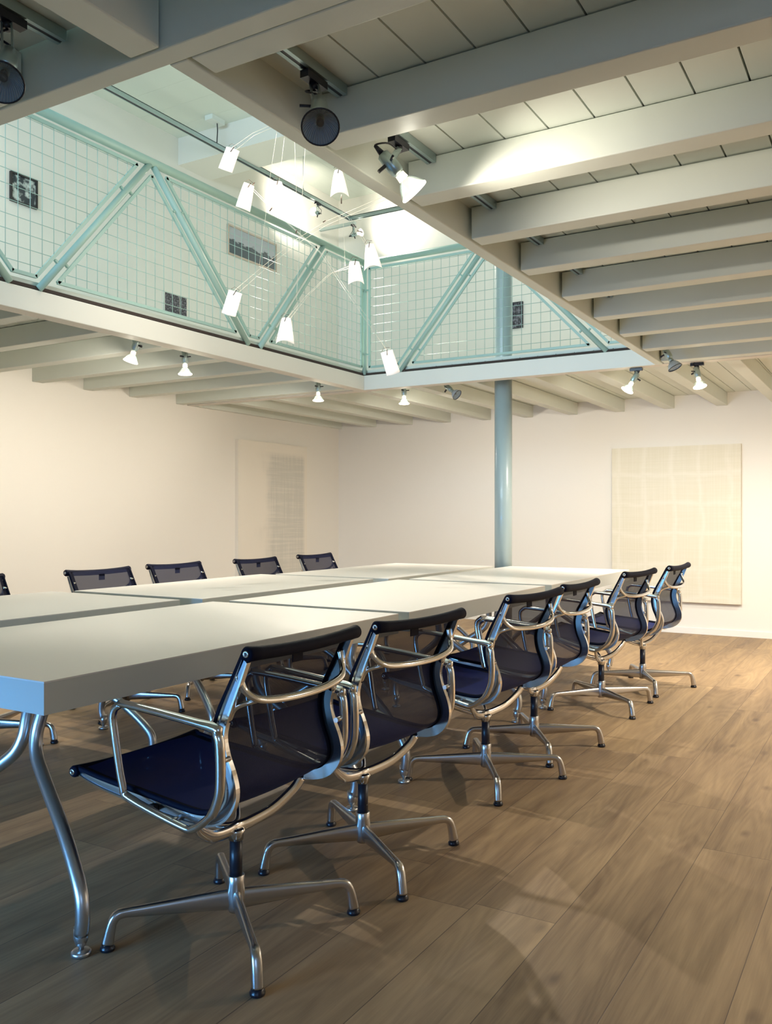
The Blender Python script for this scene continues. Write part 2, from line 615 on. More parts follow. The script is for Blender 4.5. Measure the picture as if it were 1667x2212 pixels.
# front wall with three window openings (never in the frame, lets the daylight in); the right one is added for fill
b = MB()
wx0, wx1, wz0, wz1 = -4.6, -1.6, 0.05, 1.05
ux0, ux1, uz0, uz1 = -5.3, -0.7, 2.85, 4.5
y0, y1 = YF - .15, YF
b.box(XL, XR, y0, y1, -.1, wz0); b.box(XL, wx0, y0, y1, wz0, wz1); b.box(wx1, XR, y0, y1, wz0, wz1)
b.box(XL, .3, y0, y1, wz1, uz0); b.box(.3, 2.0, y0, y1, 2.05, uz0); b.box(2.0, XR, y0, y1, wz1, uz0); b.box(XL, ux0, y0, y1, uz0, uz1); b.box(ux1, XR, y0, y1, uz0, uz1)
b.box(XL, XR, y0, y1, uz1, 5.4)
struct(b.build('wall_front', M_WALL))
for i, (a0, a1, c0, c1) in enumerate(((wx0, wx1, wz0, wz1), (ux0, ux1, uz0, uz1), (.3, 2.0, wz1, 2.05))):
    win = struct(empty('window_%d' % (i + 1), ((a0 + a1) / 2, y0 + .05, (c0 + c1) / 2)))
    hw, hh = (a1 - a0) / 2, (c1 - c0) / 2
    f = MB()
    f.box(-hw, hw, -.03, .03, -hh, -hh + .06); f.box(-hw, hw, -.03, .03, hh - .06, hh)
    f.box(-hw, -hw + .06, -.03, .03, -hh, hh); f.box(hw - .06, hw, -.03, .03, -hh, hh)
    f.box(-.03, .03, -.03, .03, -hh, hh)
    f.build('window_frame', M_SKIRT, win)
    g = MB(); g.box(-hw, hw, -.004, .004, -hh, hh); g.build('window_pane', M_PANE, win)
# skirting
b = MB(); b.box(XL, XR, YB - .014, YB - .0002, 0.0, .062); struct(b.build('baseboard_back', M_SKIRT, bevel=.002))
b = MB(); b.box(XL + .0002, XL + .014, YF, YB - .014, 0.0, .062); struct(b.build('baseboard_left', M_SKIRT, bevel=.002))
b = MB(); b.box(XR - .014, XR - .0002, YF, YB - .014, 0.0, .062); struct(b.build('baseboard_right', M_SKIRT, bevel=.002))
# upper ceiling: front half lower, box beam, rear half higher; boards run across
b = MB()
y = YF
while y < 6.2:
    b.box(XL, XR, y + .0015, min(y + .30, 6.2), 4.81, 4.9); y += .30
struct(b.build('ceiling_upper_front', M_PLANK))
b = MB()
x = XL
while x < XR:
    b.box(x + .001, min(x + .16, XR), 6.64, YB, 5.07, 5.12); x += .16
struct(b.build('ceiling_upper_rear', M_PLANK))
b = MB(); b.box(XL, XR, 6.2, 6.64, 4.55, 5.2); struct(b.build('ceiling_box_beam', M_WALL))
b = MB(); b.box(XL - .1, XR + .1, YF - .1, YB + .1, 5.2, 5.3); struct(b.build('ceiling_roof', M_WALL))

# void: X -3.96..-1.513, Y 1.533..6.32
VX0, VX1, VY0, VY1 = -3.96, -1.513, 1.533, 6.32
# planks of the lower ceiling. right field: boards along Y; the rest likewise, near-left field: boards along X
PW = 0.1462
sl = MB()


def planks_y(xa, xb, ya, yb):
    k0 = math.floor((xa + .362) / PW) - 1
    x = -.362 + k0 * PW
    while x < xb:
        p, q = max(x + .0030, xa), min(x + PW - .0030, xb)
        if q > p + .004:
            sl.box(p, q, ya, yb, ZP, ZF)
        x += PW


def planks_x(xa, xb, ya, yb):
    y = yb
    while y > ya:
        p, q = max(y - .28 + .0025, ya), y - .0025
        if q > p:
            sl.box(xa, xb, p, q, ZP, ZF)
        y -= .28


planks_y(VX1 + .004, XR, VY0, VY1)
planks_y(XL, VX0 - .035, VY0, VY1)
planks_y(XL, XR, VY1 + .035, YB)
planks_x(XL, XR, YF, 1.463)
sl.box(XL, XR, YF, 1.455, ZF + .001, ZF + .02)
sl.box(VX1, XR, VY0 - .06, YB, ZF + .001, ZF + .02)
sl.box(XL, VX0 - .035, VY0 - .06, YB, ZF + .001, ZF + .02)
sl.box(VX0 - .035, VX1, VY1 + .035, YB, ZF + .001, ZF + .02)
struct(sl.build('ceiling', M_PLANK))


def beam(name, x0, x1, y0, y1, z0=ZJ, z1=ZP - .0035, m=M_BEAM):
    b = MB(); b.box(x0, x1, y0, y1, z0, z1)
    return struct(b.build(name, m, bevel=.004))


beam('ceiling_main_beam', XL, XR, 1.471, VY0 - .0005, z1=ZF + .02)
beam('ceiling_trimmer', VX1, -1.457, VY0 + .0005, VY1 - .0005, z1=ZF + .02)
beam('ceiling_edge_beam', XL, XR, VY1, VY1 + .10, z1=ZP - .0015, m=M_FASCIA)
beam('ceiling_fascia', VX0 - .10, VX0, VY0 + .0005, VY1 - .0005, m=M_FASCIA)
# dark shadow strips on top of the fascia boards (solid strips standing in for shade in the gap)
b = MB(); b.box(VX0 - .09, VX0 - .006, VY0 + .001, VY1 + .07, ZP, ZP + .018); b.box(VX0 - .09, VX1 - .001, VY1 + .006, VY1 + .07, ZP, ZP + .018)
struct(b.build('gap_shade', M_DARK))
rightj = [1.5345, 2.045, 2.585, 3.09, 3.60, 4.14, 4.655, 5.16, 5.69, 6.20]
for y in rightj:
    beam('ceiling_joist', -1.444, XR, y, y + (.085 if y < 1.6 else .098))
for y in [2.02, 2.52, 3.03, 3.54, 4.05, 4.56, 5.07, 5.58, 6.17]:
    beam('ceiling_joist', XL, VX0 - .104, y, y + .10)
for k in range(17):
    x1 = -5.95 + .499 * k
    if x1 > XR: break
    beam('ceiling_joist', max(XL, x1 - .10), x1, VY1 + .104, YB)
for x in [-5.4, -4.9, -4.4, -3.9, -3.4, -2.93, -2.47, -1.966, -1.475, -.975, -.475, .025, .525, 1.025, 1.525, 2.025]:
    beam('ceiling_joist', x - .094, x, YF, 1.464)

# ================================================================== COLUMN
b = MB(); b.lathe([(0, .0705), (2.371, .0705)], (-2.782, 6.565, 0), seg=48)
b.lathe([(2.371, .0705), (5.069, .0705)], (-2.782, 6.565, 0), seg=48, capa=False, capb=False)
tag(b.build('column', M_COLUMN), 'round grey painted steel column standing behind the table ends', 'column')

# ================================================================== RAILINGS
def railing(label, P0, P1, nodes, wire0, pitch, top_end=True, clip_hi=True):
    """P0..P1 horizontal run (x,y). nodes = list of (s_bottom_or_top, 'b'/'t') truss nodes by distance along."""
    root = empty('railing', (P0[0], P0[1], ZF))
    tag(root, label, 'railing', 'mint steel railings around the opening')
    d = Vector((P1[0] - P0[0], P1[1] - P0[1], 0)); Ln = d.length; d.normalize()
    nrm = Vector((d.y, -d.x, 0))

    def W(s, z, o=0.0):
        q = d * s + nrm * o
        return Vector((q.x, q.y, z - ZF))
    zt, zb = 3.338, 2.377
    h = MB()
    h.tube([W(0, zt), W(Ln, zt)], .027, 16)
    h.build('handrail', M_MINTDARK, root)
    # diagonals and posts
    for (sa, za, sb, zb_) in nodes['posts']:
        p = MB(); p.tube([W(sa, za), W(sb, zb_)], .0200, 12); p.build('post', M_MINT, root)
    for poly in nodes['panels']:
        # frame of flat bar
        pp = [W(s_, z_) for s_, z_ in poly]
        n = len(pp)
        pn = MB()
        for i in range(n):
            a, c = pp[i], pp[(i + 1) % n]
            ax = (c - a).normalized(); side = ax.cross(nrm)
            pn.obox((a + c) / 2, ax, side, nrm, (c - a).length / 2 + .004, .0095, .007)
        panel = pn.build('mesh_panel', M_MINT, root)
        # wires clipped to the polygon
        wr = MB()
        ss = [q[0] for q in poly]; zs = [q[1] for q in poly]

        def clip(vert, val):
            xs = []
            for i in range(n):
                (a0, a1), (c0, c1) = poly[i], poly[(i + 1) % n]
                u0, u1, v0, v1 = (a0, c0, a1, c1) if vert else (a1, c1, a0, c0)
                if (u0 - val) * (u1 - val) < 0:
                    xs.append(v0 + (v1 - v0) * (val - u0) / (u1 - u0))
            xs.sort()
            return xs
        k = math.ceil((min(ss) - wire0) / pitch)
        while wire0 + k * pitch < max(ss):
            c = clip(True, wire0 + k * pitch)
            if len(c) == 2 and c[1] - c[0] > .01:
                wr.tube([W(wire0 + k * pitch, c[0], .002), W(wire0 + k * pitch, c[1], .002)], .0020, 5)
            k += 1
        k = math.ceil((min(zs) - 3.188) / .077)
        while 3.188 + k * .077 < max(zs):
            zz = 3.188 + k * .077
            c = clip(False, zz)
            if len(c) == 2 and c[1] - c[0] > .01:
                wr.tube([W(c[0], zz, -.002), W(c[1], zz, -.002)], .0020, 5)
            k += 1
        wr.build('wire_grid', M_MINT, panel)
    for s_, z_, ax in nodes['clips']:
        c = MB(); dirv = (d * math.cos(ax) + Vector((0, 0, math.sin(ax))))
        c.obox(W(s_, z_), dirv, nrm, dirv.cross(nrm), .017, .008, .006)
        c.build('clip', M_MINTDARK, root)
    return root


TZ, BZ, PT, PB = 3.318, 2.377, 3.283, 2.440


def panel_between(xl, xr, gl, gr):
    """xl, xr: (position at BZ, position at TZ) of the members left and right; gl, gr: clear distance to the frame axis."""
    def at(x, z): return x[0] + (x[1] - x[0]) * (z - BZ) / (TZ - BZ)
    kl = gl * math.sqrt(1 + ((xl[1] - xl[0]) / (TZ - BZ)) ** 2)
    kr = gr * math.sqrt(1 + ((xr[1] - xr[0]) / (TZ - BZ)) ** 2)
    L_ = lambda z: at(xl, z) + kl
    R_ = lambda z: at(xr, z) - kr
    poly = []
    if R_(PB) > L_(PB) + .01: poly += [(L_(PB), PB), (R_(PB), PB)]
    else:
        a, b_ = PB, PT
        for _ in range(40):
            m = (a + b_) / 2
            if R_(m) > L_(m) + .01: b_ = m
            else: a = m
        poly += [(L_(b_), b_), (R_(b_), b_)]
    if R_(PT) > L_(PT) + .01: poly += [(R_(PT), PT), (L_(PT), PT)]
    else:
        a, b_ = PB, PT
        for _ in range(40):
            m = (a + b_) / 2
            if R_(m) > L_(m) + .01: a = m
            else: b_ = m
        poly += [(R_(a), a), (L_(a), a)]
    return poly


def clips_on(x, side):
    out = []
    sl_ = (x[1] - x[0]) / (TZ - BZ)
    for z in (2.55, 3.10):
        out.append((x[0] + sl_ * (z - BZ) + side * .030, z, 0 if abs(sl_) < .01 else math.atan2(-sl_ * side, side)))
    return out


def build_left():
    o = 1.55
    P = [(2.879, 1.97), (3.055, 3.848), (4.787, 3.884), (4.916, 5.714), (6.333, 6.333)]   # (at floor, at rail), world Y
    P = [(a - o, b_ - o) for a, b_ in P]
    posts = [(a, BZ, b_, TZ if a != b_ else 3.36) for a, b_ in P]
    g = .054
    panels = [panel_between(P[0], P[1], g, g), panel_between(P[1], P[2], g, g), panel_between(P[2], P[3], g, g), panel_between(P[3], P[4], g, .05)]
    clips = []
    for k in range(4):
        clips += clips_on(P[k], 1) + clips_on(P[k + 1], -1)
    return dict(posts=posts, panels=panels, clips=clips)


railing('mint green steel railing with wire mesh, long run on the left above the fascia', (-3.965, 1.55), (-3.965, 6.335), build_left(), 2.927 - 1.55, .0745)


def build_right():
    o = -3.935
    P = [(-3.965, -3.965), (-3.615, -2.83), (-1.865, -2.76), (-1.80, -.90)]
    P = [(a - o, b_ - o) for a, b_ in P]
    g = .054
    posts = [(a, BZ, b_, TZ) for a, b_ in P[1:3]]
    end = (-1.50 - o, -1.50 - o)
    panels = [panel_between(P[0], P[1], .05, g), panel_between(P[1], P[2], g, g), panel_between(P[2], end, g, .03)]
    clips = clips_on(P[0], 1) + clips_on(P[1], -1) + clips_on(P[1], 1) + clips_on(P[2], -1) + clips_on(P[2], 1)[:1]
    return dict(posts=posts, panels=panels, clips=clips)


railing('mint green steel railing with wire mesh, far run in front of the column', (-3.935, 6.335), (-1.40, 6.335), build_right(), -3.852 + 3.935, .0777)

# ================================================================== TABLES
def table(x0, x1, y0, y1, feet, label, group='white conference tables pushed into a block'):
    cx, cy = (x0 + x1) / 2, (y0 + y1) / 2
    root = empty('conference_table', (cx, cy, 0))
    tag(root, label, 'table', group)
    hx, hy = (x1 - x0) / 2, (y1 - y0) / 2
    Z0, Z1 = .684, .765
    t = MB()
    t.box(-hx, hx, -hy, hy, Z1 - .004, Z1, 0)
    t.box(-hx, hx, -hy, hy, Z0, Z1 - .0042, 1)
    t.build('tabletop', [M_TOP, M_EDGE], root)
    c = 0.0
    cxx = (-1.885 - 2.64) / 2 if x0 > -2.85 else -3.37
    for yi, (fy, inward) in enumerate(feet):
        for sgn in (1, -1):
            fx = cxx + sgn * .372 - cx
            f = fy - cy
            prof = [(.058, -.065, -.065), (.10, -.09, -.09), (.155, -.07, -.07), (.212, .055, .055), (.29, .30, .30), (.352, .56, .56), (.41, .80, .80), (.45, .93, .93), (.497, .985, 1.03), (.545, .985, 1.12), (.59, .97, 1.24), (.635, .95, 1.40), (.683, .93, 1.60)]
            pts = [(fx - sgn * .348 * q, f + inward * .128 * qy, z) for z, q, qy in prof]
            P = smooth_path(pts, 4)
            l = MB()
            l.tube(P, .0195, 14, ref=None)
            leg = l.build('leg', M_ALU, root)
            q = MB()
            ft = Vector((fx + sgn * .019, f - inward * .006, 0))
            q.lathe([(.012, .006), (.022, .0075), (.026, .013), (.045, .0195), (.075, .0202)], ft, seg=20)
            q.lathe([(0.0, .026), (.009, .0265), (.013, .023), (.014, .008)], ft, seg=28)
            q.build('foot', M_ALU, leg)
        br = MB(); br.box(cxx - cx - .12, cxx - cx + .12, fy + inward * .205 - cy - .035, fy + inward * .205 - cy + .035, .676, .6835)
        br.build('leg_bracket', M_ALU, root)
    return root


table(-2.773, -1.772, 1.380, 3.092, [(1.58, 1), (2.89, -1)], 'nearest white table of the right-hand row, its blue-lit end facing the camera')
table(-2.735, -1.762, 3.163, 4.766, [(3.32, 1), (4.60, -1)], 'middle white table of the right-hand row')
table(-2.700, -1.752, 4.850, 6.525, [(5.03, 1), (6.40, -1)], 'far white table of the right-hand row, reaching to the grey column')
table(-3.89, -2.965, 1.380, 3.075, [(1.58, 1), (2.89, -1)], 'nearest white table of the left-hand row, cut off by the left edge of the photo')
table(-3.81, -2.90, 3.160, 4.735, [(3.32, 1), (4.60, -1)], 'middle white table of the left-hand row')
table(-3.73, -2.825, 4.800, 6.460, [(5.03, 1), (6.36, -1)], 'far white table of the left-hand row, ending at the grey column')

# ================================================================== CHAIRS   local: +Y forward, X width
RAIL = [(-.236, .828), (-.205, .757), (-.174, .69), (-.156, .645), (-.151, .61), (-.160, .565), (-.178, .52), (-.186, .482), (-.177, .445), (-.145, .412),
        (-.095, .396), (-.03, .396), (.06, .405), (.16, .416), (.27, .430), (.34, .445), (.372, .455)]


def offs(path, d):
    out = []
    for i, p in enumerate(path):
        t = path[min(i + 1, len(path) - 1)] - path[max(i - 1, 0)]
        n = Vector((0, t.z, -t.y)).normalized()     # rotates tangent
        q = i / (len(path) - 1)
        taper = min(1, .45 + 4 * q, .25 + 4 * (1 - q))
        out.append(p + n * d * taper)
    return out


def make_chair():
    root = empty('office_chair', (0, 0, 0))
    rp = smooth_path([(0, y, z) for y, z in RAIL], 4)
    # tangent goes down then forward; left normal points to the sitter side
    sit = offs(rp, -.021)
    chk = sit[10] - rp[10]
    if chk.y < 0:
        sit = offs(rp, .021)
    n = len(rp)
    split = min(range(n), key=lambda i: (rp[i] - Vector((0, -.13, .405))).length)
    # sling surface
    WH = .233

    def sheet(ids, mat_net, name):
        m = MB()
        cols = [-WH, -WH + .026] + [(-1 + 2 * k / 8) * (WH - .026) for k in range(1, 8)] + [WH - .026, WH]
        vs = []
        for i in ids:
            p = sit[i]
            for c in cols:
                u = c / WH
                sag = .010 * (1 - u * u)
                nn = (rp[i] - sit[i]).normalized()
                q = p + nn * sag * min(1, 6 * i / n, 6 * (n - 1 - i) / n)
                vs.append((c, q.y, q.z))
        k = len(cols)
        net = []; band = []
        for a in range(len(ids) - 1):
            for c in range(k - 1):
                f = (a * k + c, a * k + c + 1, (a + 1) * k + c + 1, (a + 1) * k + c)
                (band if c in (0, k - 2) else net).append(f)
        m.add(vs, net, 0, True); m.add(vs, band, 1, True)
        for sx in (-1, 1):
            m.tube([(sx * .234, sit[i].y, sit[i].z) for i in ids], (lambda t: (.0085, .0065)), 10, mi=1, ref=(1, 0, 0))
        return m.build(name, [mat_net, M_NAVYBAND], root)
    back = sheet(list(range(0, split + 1)), M_NETBACK, 'backrest')
    sheet(list(range(split, n)), M_NETSEAT, 'seat')
    # fabric tab under the head roll
    t = MB(); t.box(-.022, .022, -.215, -.212, .775, .812); t.build('fabric_tab', M_NAVYBAND, root)
    # rolls
    for nm, cy, cz, r in (('top_roll', -.243, .829, .0195), ('front_roll', .376, .453, .0165)):
        m = MB()
        prof = []
        for k in range(13):
            u = -1 + k / 6
            flare = abs(u) ** 4
            prof.append((u * .243, r * (.86 + .14 * flare)))
        zz = lambda u: 0
        P = [Vector((p[0], cy - (.004 if nm == 'top_roll' else 0) * (1 - (p[0] / .243) ** 2), cz - .008 * (1 - (p[0] / .243) ** 2))) for p in prof]
        P = [P[0] - Vector((.006, 0, 0))] + P + [P[-1] + Vector((.006, 0, 0))]
        rad = [r * .8] + [p[1] for p in prof] + [r * .8]
        m.tube(P, lambda t, rad=rad: rad[min(len(rad) - 1, int(round(t * (len(rad) - 1))))], 16)
        ro = m.build(nm, M_NAVYBAND, root)
        for sx in (-1, 1):
            e = MB()
            e.lathe([(0, .0085), (.003, .0085), (.0035, .0045), (.001, .004)], (sx * .2485, cy, cz), (sx, 0, 0), 16, capa=False)
            e.lathe([(0.0005, .0035), (.0022, .0035)], (sx * .2485, cy, cz), (sx, 0, 0), 10, mi=1)
            e.build('end_cap', [M_CHROME, M_BLACK], ro)
    # side rails: channel section
    for sx in (-1, 1):
        m = MB()
        x0 = sx * .232
        path = [Vector((x0, p.y, p.z)) for p in rp][1:]

        def sec(i, t):
            dpt = .0145 + .0035 * math.sin(min(1, max(0, (t - .25) / .35)) * PI)     # deeper around the bend
            if t > .8: dpt *= 1 - .45 * (t - .8) / .2
            if t < .12: dpt *= .75 + .25 * t / .12
            w_ = .0075
            o = sx * w_
            return [(-dpt, -o), (-dpt, o), (-dpt * .62, o * 1.05), (-dpt * .52, o * .55), (dpt * .52, o * .55), (dpt * .62, o * 1.05), (dpt, o), (dpt, -o)]
        m.sweep(path, sec, ref=(1, 0, 0), smooth=False, mifn=lambda q: 1 if q in (2, 3, 4) else 0)
        m.build('side_rail', [M_CHROME, M_CHANNEL], root)
    # back brace: bowed bar with flared roots
    m = MB()
    pts = [(-.226, -.198, .775), (-.218, -.212, .735), (-.185, -.232, .708), (-.10, -.246, .698), (0, -.25, .695), (.10, -.246, .698), (.185, -.232, .708), (.218, -.212, .735), (.226, -.198, .775)]
    m.tube(smooth_path(pts, 5), lambda t: (.0075 + .006 * (abs(2 * t - 1) ** 6), .0105 + .004 * (abs(2 * t - 1) ** 6)), 12)
    pts = [(-.226, -.168, .655), (-.221, -.187, .688), (-.195, -.226, .704), (-.15, -.240, .703)]
    for sx in (-1, 1):
        m.tube(smooth_path([(sx * -p[0], p[1], p[2]) for p in pts], 4), lambda t: .0085 - .003 * t, 8)
    m.build('back_brace', M_CHROME, root)
    # seat spreader (cradle) under the seat
    m = MB()
    pts = [(-.226, -.06, .382), (-.20, -.05, .352), (-.13, -.03, .312), (-.05, -.01, .294), (0, 0, .291), (.05, -.01, .294), (.13, -.03, .312), (.20, -.05, .352), (.226, -.06, .382)]
    m.tube(smooth_path(pts, 5), lambda t: (.0085, .017), 12)
    pts = [(-.226, .19, .412), (-.20, .17, .392), (-.10, .08, .325), (0, .01, .293), (.10, .08, .325), (.20, .17, .392), (.226, .19, .412)]
    m.tube(smooth_path(pts, 5), lambda t: (.008, .014), 12)
    m.lathe([(.258, .0205), (.274, .0215), (.285, .027), (.291, .018)], (0, 0, 0), seg=24)
    m.build('seat_cradle', M_CHROME, root)
    # gas column
    m = MB(); m.lathe([(.14, .0178), (.259, .0178)], (0, 0, 0), seg=24); m.build('gas_column', M_BLACK, root)
    # arms
    for sx in (-1, 1):
        xo = sx * .272
        loop = [(-.182, .51), (-.181, .60), (-.172, .632), (-.150, .648), (.125, .670), (.168, .665), (.190, .638), (.180, .57), (.156, .455), (.130, .425), (-.045, .384), (-.09, .386), (-.145, .425), (-.170, .465)]
        P = [Vector((xo + sx * (.0 if z > .5 else -.006 * (.5 - z) / .1), y, z)) for y, z in loop]
        P = smooth_path(P, 5, closed=True)
        m = MB()
        np_ = len(P)

        def sec(i, t, P=P, sx=sx):
            p = P[i]
            wide = .0105
            if p.y < -.12: wide = .0125
            elif p.y < -.02 and p.z > .6: wide = .013
            thin = .0135 if (p.y < -.12 and p.z > .43) else .0105
            return [(thin * math.cos(2 * PI * k / 12), wide * math.sin(2 * PI * k / 12)) for k in range(12)]
        m.sweep(P, sec, ref=(1, 0, 0), closed=True)
        arm = m.build('armrest', M_CHROME, root)
        s_ = MB(); s_.lathe([(0, .0075), (.042, .0058)], (sx * .236, -.178, .565), (sx, 0, 0), 12)
        s_.lathe([(0, .0075), (.036, .006)], (sx * .236, -.02, .393), (sx, 0, 0), 12)
        s_.build('arm_spacer', M_CAST, arm)
        s_ = MB(); s_.box(min(sx * .2375, sx * .262), max(sx * .2375, sx * .262), .06, .085, .397, .411); s_.build('arm_block', M_BLACK, arm)
    # base
    m = MB()
    m.lathe([(.058, .020), (.066, .0245), (.10, .0255), (.135, .0245), (.158, .0240), (.161, .0215)], (0, 0, 0), seg=28)
    m.build('base_hub', M_CAST, root)
    for k in range(4):
        m = MB()
        pts = [(.012, 0, .092), (.06, 0, .093), (.15, 0, .094), (.24, 0, .0945), (.295, 0, .095), (.317, 0, .091), (.329, 0, .078), (.335, 0, .06), (.340, 0, .035), (.343, 0, .017)]
        P = smooth_path(pts, 4)
        L_ = len(P)

        def sec(i, t, P=P):
            x = P[i].x
            if x < .295:
                q = x / .295
                hh = .030 * (1 - q) + .0125 * q; ww = .0125 * (1 - q) + .0115 * q
            else:
                q = min(1, (x - .295) / .045)
                hh = .0125 + .001 * q; ww = .0115 + .0035 * q
                if x > .33: hh = .0125 + .004 * (x - .33) / .013
            return [(hh * math.copysign(abs(math.cos(2 * PI * j / 14)) ** .7, math.cos(2 * PI * j / 14)), ww * math.copysign(abs(math.sin(2 * PI * j / 14)) ** .8, math.sin(2 * PI * j / 14))) for j in range(14)]
        m.sweep(P, sec, ref=(0, 1, 0))
        leg = m.build('base_leg', M_CAST, root)
        leg.rotation_euler = (0, 0, k * PI / 2)
        p = MB(); p.lathe([(0, .017), (.003, .0195), (.009, .0195), (.012, .0165), (.018, .0155)], (.343, 0, 0), seg=20)
        p.build('foot_pad', M_RUBBER, leg)
    return root


proto = make_chair()


def subtree(o):
    KIDS[o.name] = children(o)
    for c in KIDS[o.name]:
        subtree(c)


subtree(proto)
RG, LG = 'black mesh chairs along the right side of the tables', 'black mesh chairs along the left side of the tables'
chairs = [
    # hub x, y, forward direction angle (deg, world), base angle, label, group
    (-1.605, 1.885, 180, 49, 'black mesh swivel chair nearest the camera, its whole seat and left armrest in view', RG),
    (-1.575, 2.505, 174, 52.5, 'black mesh swivel chair directly behind the nearest one, armrests touching it', RG),
    (-1.582, 3.535, 174.5, 32.5, 'third black mesh chair from the front on the right, beside the table joint', RG),
    (-1.592, 4.150, 179, 33, 'fourth black mesh chair from the front on the right, tight behind the third', RG),
    (-1.580, 5.250, 174, 47, 'second farthest black mesh chair on the right, before the large pale canvas', RG),
    (-1.520, 6.000, 178, 28, 'farthest black mesh chair on the right, turned edge-on before the large pale canvas', RG),
    (-4.000, 3.700, 0, 24, 'black mesh chair back nearest the left edge, showing above the left-hand tables', LG),
    (-4.055, 4.400, -1, 29, 'second black mesh chair back from the left edge, above the left-hand tables', LG),
    (-4.025, 5.240, 0, 40, 'black mesh chair back overlapping the lower left corner of the narrow canvas', LG),
    (-4.070, 6.090, 1, 20, 'farthest black mesh chair back on the left, at the right edge of the narrow canvas', LG),
    (-4.050, 2.830, 0, 25, 'chair at the left edge of which only a metal base leg shows below the tables', LG),
]
for i, (x, y, fa, ba, lab, grp) in enumerate(chairs):
    o = proto if i == 0 else copy_tree(proto)
    rz = R(fa - 90)
    o.location = (x, y, 0); o.rotation_euler = (0, 0, rz)
    tag(o, lab, 'chair', grp)
    k = 0
    for c in children(o):
        if c.name.startswith('base_leg'):
            c.rotation_euler = (0, 0, R(ba) + k * PI / 2 - rz); k += 1

# ================================================================== PAINTINGS AND PICTURES
b = MB(); b.box(-2.578, -1.329, YB - .045, YB - .001, .315, 1.865)
tag(b.build('painting', M_PAINT_R), 'large square pale canvas with a faint grid on the back wall', 'painting')
b = MB(); b.box(XL + .001, XL + .045, 7.03, 8.25, .42, 1.972)
tag(b.build('painting', M_PAINT_L), 'narrow-looking pale canvas with grey hatching on the left wall', 'painting')


def photo_mat(name, kind):
    m, nt, b = mat(name)
    L = nt.links.new
    tc = N(nt, 'ShaderNodeTexCoord')
    sp = N(nt, 'ShaderNodeSeparateXYZ'); L(tc.outputs['Generated'], sp.inputs[0])
    no = N(nt, 'ShaderNodeTexNoise'); no.inputs['Scale'].default_value = {'trees': 7, 'flowers': 3.2, 'panels': 9, 'dark': 8}[kind]
    no.inputs['Detail'].default_value = 5
    L(tc.outputs['Generated'], no.inputs['Vector'])
    cr = N(nt, 'ShaderNodeValToRGB')
    e = cr.color_ramp.elements
    if kind == 'trees':
        mm = N(nt, 'ShaderNodeMath', operation='MULTIPLY_ADD'); L(no.outputs['Fac'], mm.inputs[0]); mm.inputs[1].default_value = -.55; L(sp.outputs[2], mm.inputs[2])
        e[0].position = .20; e[0].color = (.035, .055, .07, 1); e[1].position = .27; e[1].color = (.42, .45, .50, 1)
        q = cr.color_ramp.elements.new(.12); q.color = (.06, .09, .11, 1)
        L(mm.outputs[0], cr.inputs[0])
    elif kind == 'flowers':
        e[0].position = .50; e[0].color = (.03, .04, .05, 1); e[1].position = .62; e[1].color = (.55, .6, .58, 1)
        L(no.outputs['Fac'], cr.inputs[0])
    else:
        e[0].position = .45; e[0].color = (.02, .018, .025, 1); e[1].position = .72; e[1].color = (.30, .30, .36, 1)
        L(no.outputs['Fac'], cr.inputs[0])
    L(cr.outputs[0], b.inputs['Base Color'])
    b.inputs['Roughness'].default_value = .35
    return m


M_FRBLACK = simple('black_frame', (.02, .018, .02), .4)
M_FRPALE = simple('pale_wood_frame', (.55, .46, .38), .45)
M_MOUNT = simple('white_mount', (.78, .76, .72), .7)


def picture(plane, a0, a1, z0, z1, fw, mfr, mph, mount, label, depth=.022):
    cx = (a0 + a1) / 2; cz = (z0 + z1) / 2
    hw, hh = (a1 - a0) / 2, (z1 - z0) / 2
    if plane == 'L':
        loc = (XL, cx, cz); B = lambda mb, u0, u1, v0, v1, d0, d1, mi=0: mb.box(d0, d1, u0, u1, v0, v1, mi)
    else:
        loc = (cx, YB, cz); B = lambda mb, u0, u1, v0, v1, d0, d1, mi=0: mb.box(u0, u1, -d1, -d0, v0, v1, mi)
    root = empty('framed_picture', loc); tag(root, label, 'picture', 'small framed pictures upstairs')
    if fw > 0:
        f = MB()
        B(f, -hw, hw, -hh, -hh + fw, .001, depth); B(f, -hw, hw, hh - fw, hh, .001, depth)
        B(f, -hw, -hw + fw, -hh + fw, hh - fw, .001, depth); B(f, hw - fw, hw, -hh + fw, hh - fw, .001, depth)
        f.build('frame', mfr, root)
    p = MB(); B(p, -hw + fw, hw - fw, -hh + fw, hh - fw, .001, depth * .5); p.build('photograph' if not mount else 'mount', mph if not mount else M_MOUNT, root)
    return root, B, hw, hh


picture('L', 4.353, 4.600, 3.633, 3.864, .014, M_FRBLACK, photo_mat('flower_photo', 'flowers'), False, 'small black framed photo of pale flowers upstairs at the left edge')
picture('L', 6.900, 7.712, 3.880, 4.190, .016, M_FRPALE, photo_mat('tree_photo', 'trees'), False, 'wide pale framed photo of dark trees on the upper left wall')
r_, B_, hw, hh = picture('L', 5.988, 6.318, 3.090, 3.294, 0, M_FRPALE, M_MOUNT, True, 'small unframed picture in three dark panels low on the upper left wall', .014)
mp_ = photo_mat('panel_photo', 'panels')
for k in range(3):
    p = MB(); u0 = -hw + .03 + k * .098; B_(p, u0, u0 + .09, -hh + .008, hh - .008, .0075, .010); p.build('photograph', mp_, r_)
picture('B', -3.716, -3.569, 3.234, 3.521, .004, M_FRBLACK, photo_mat('dark_photo', 'dark'), False, 'small dark picture on the upper back wall beside the column')

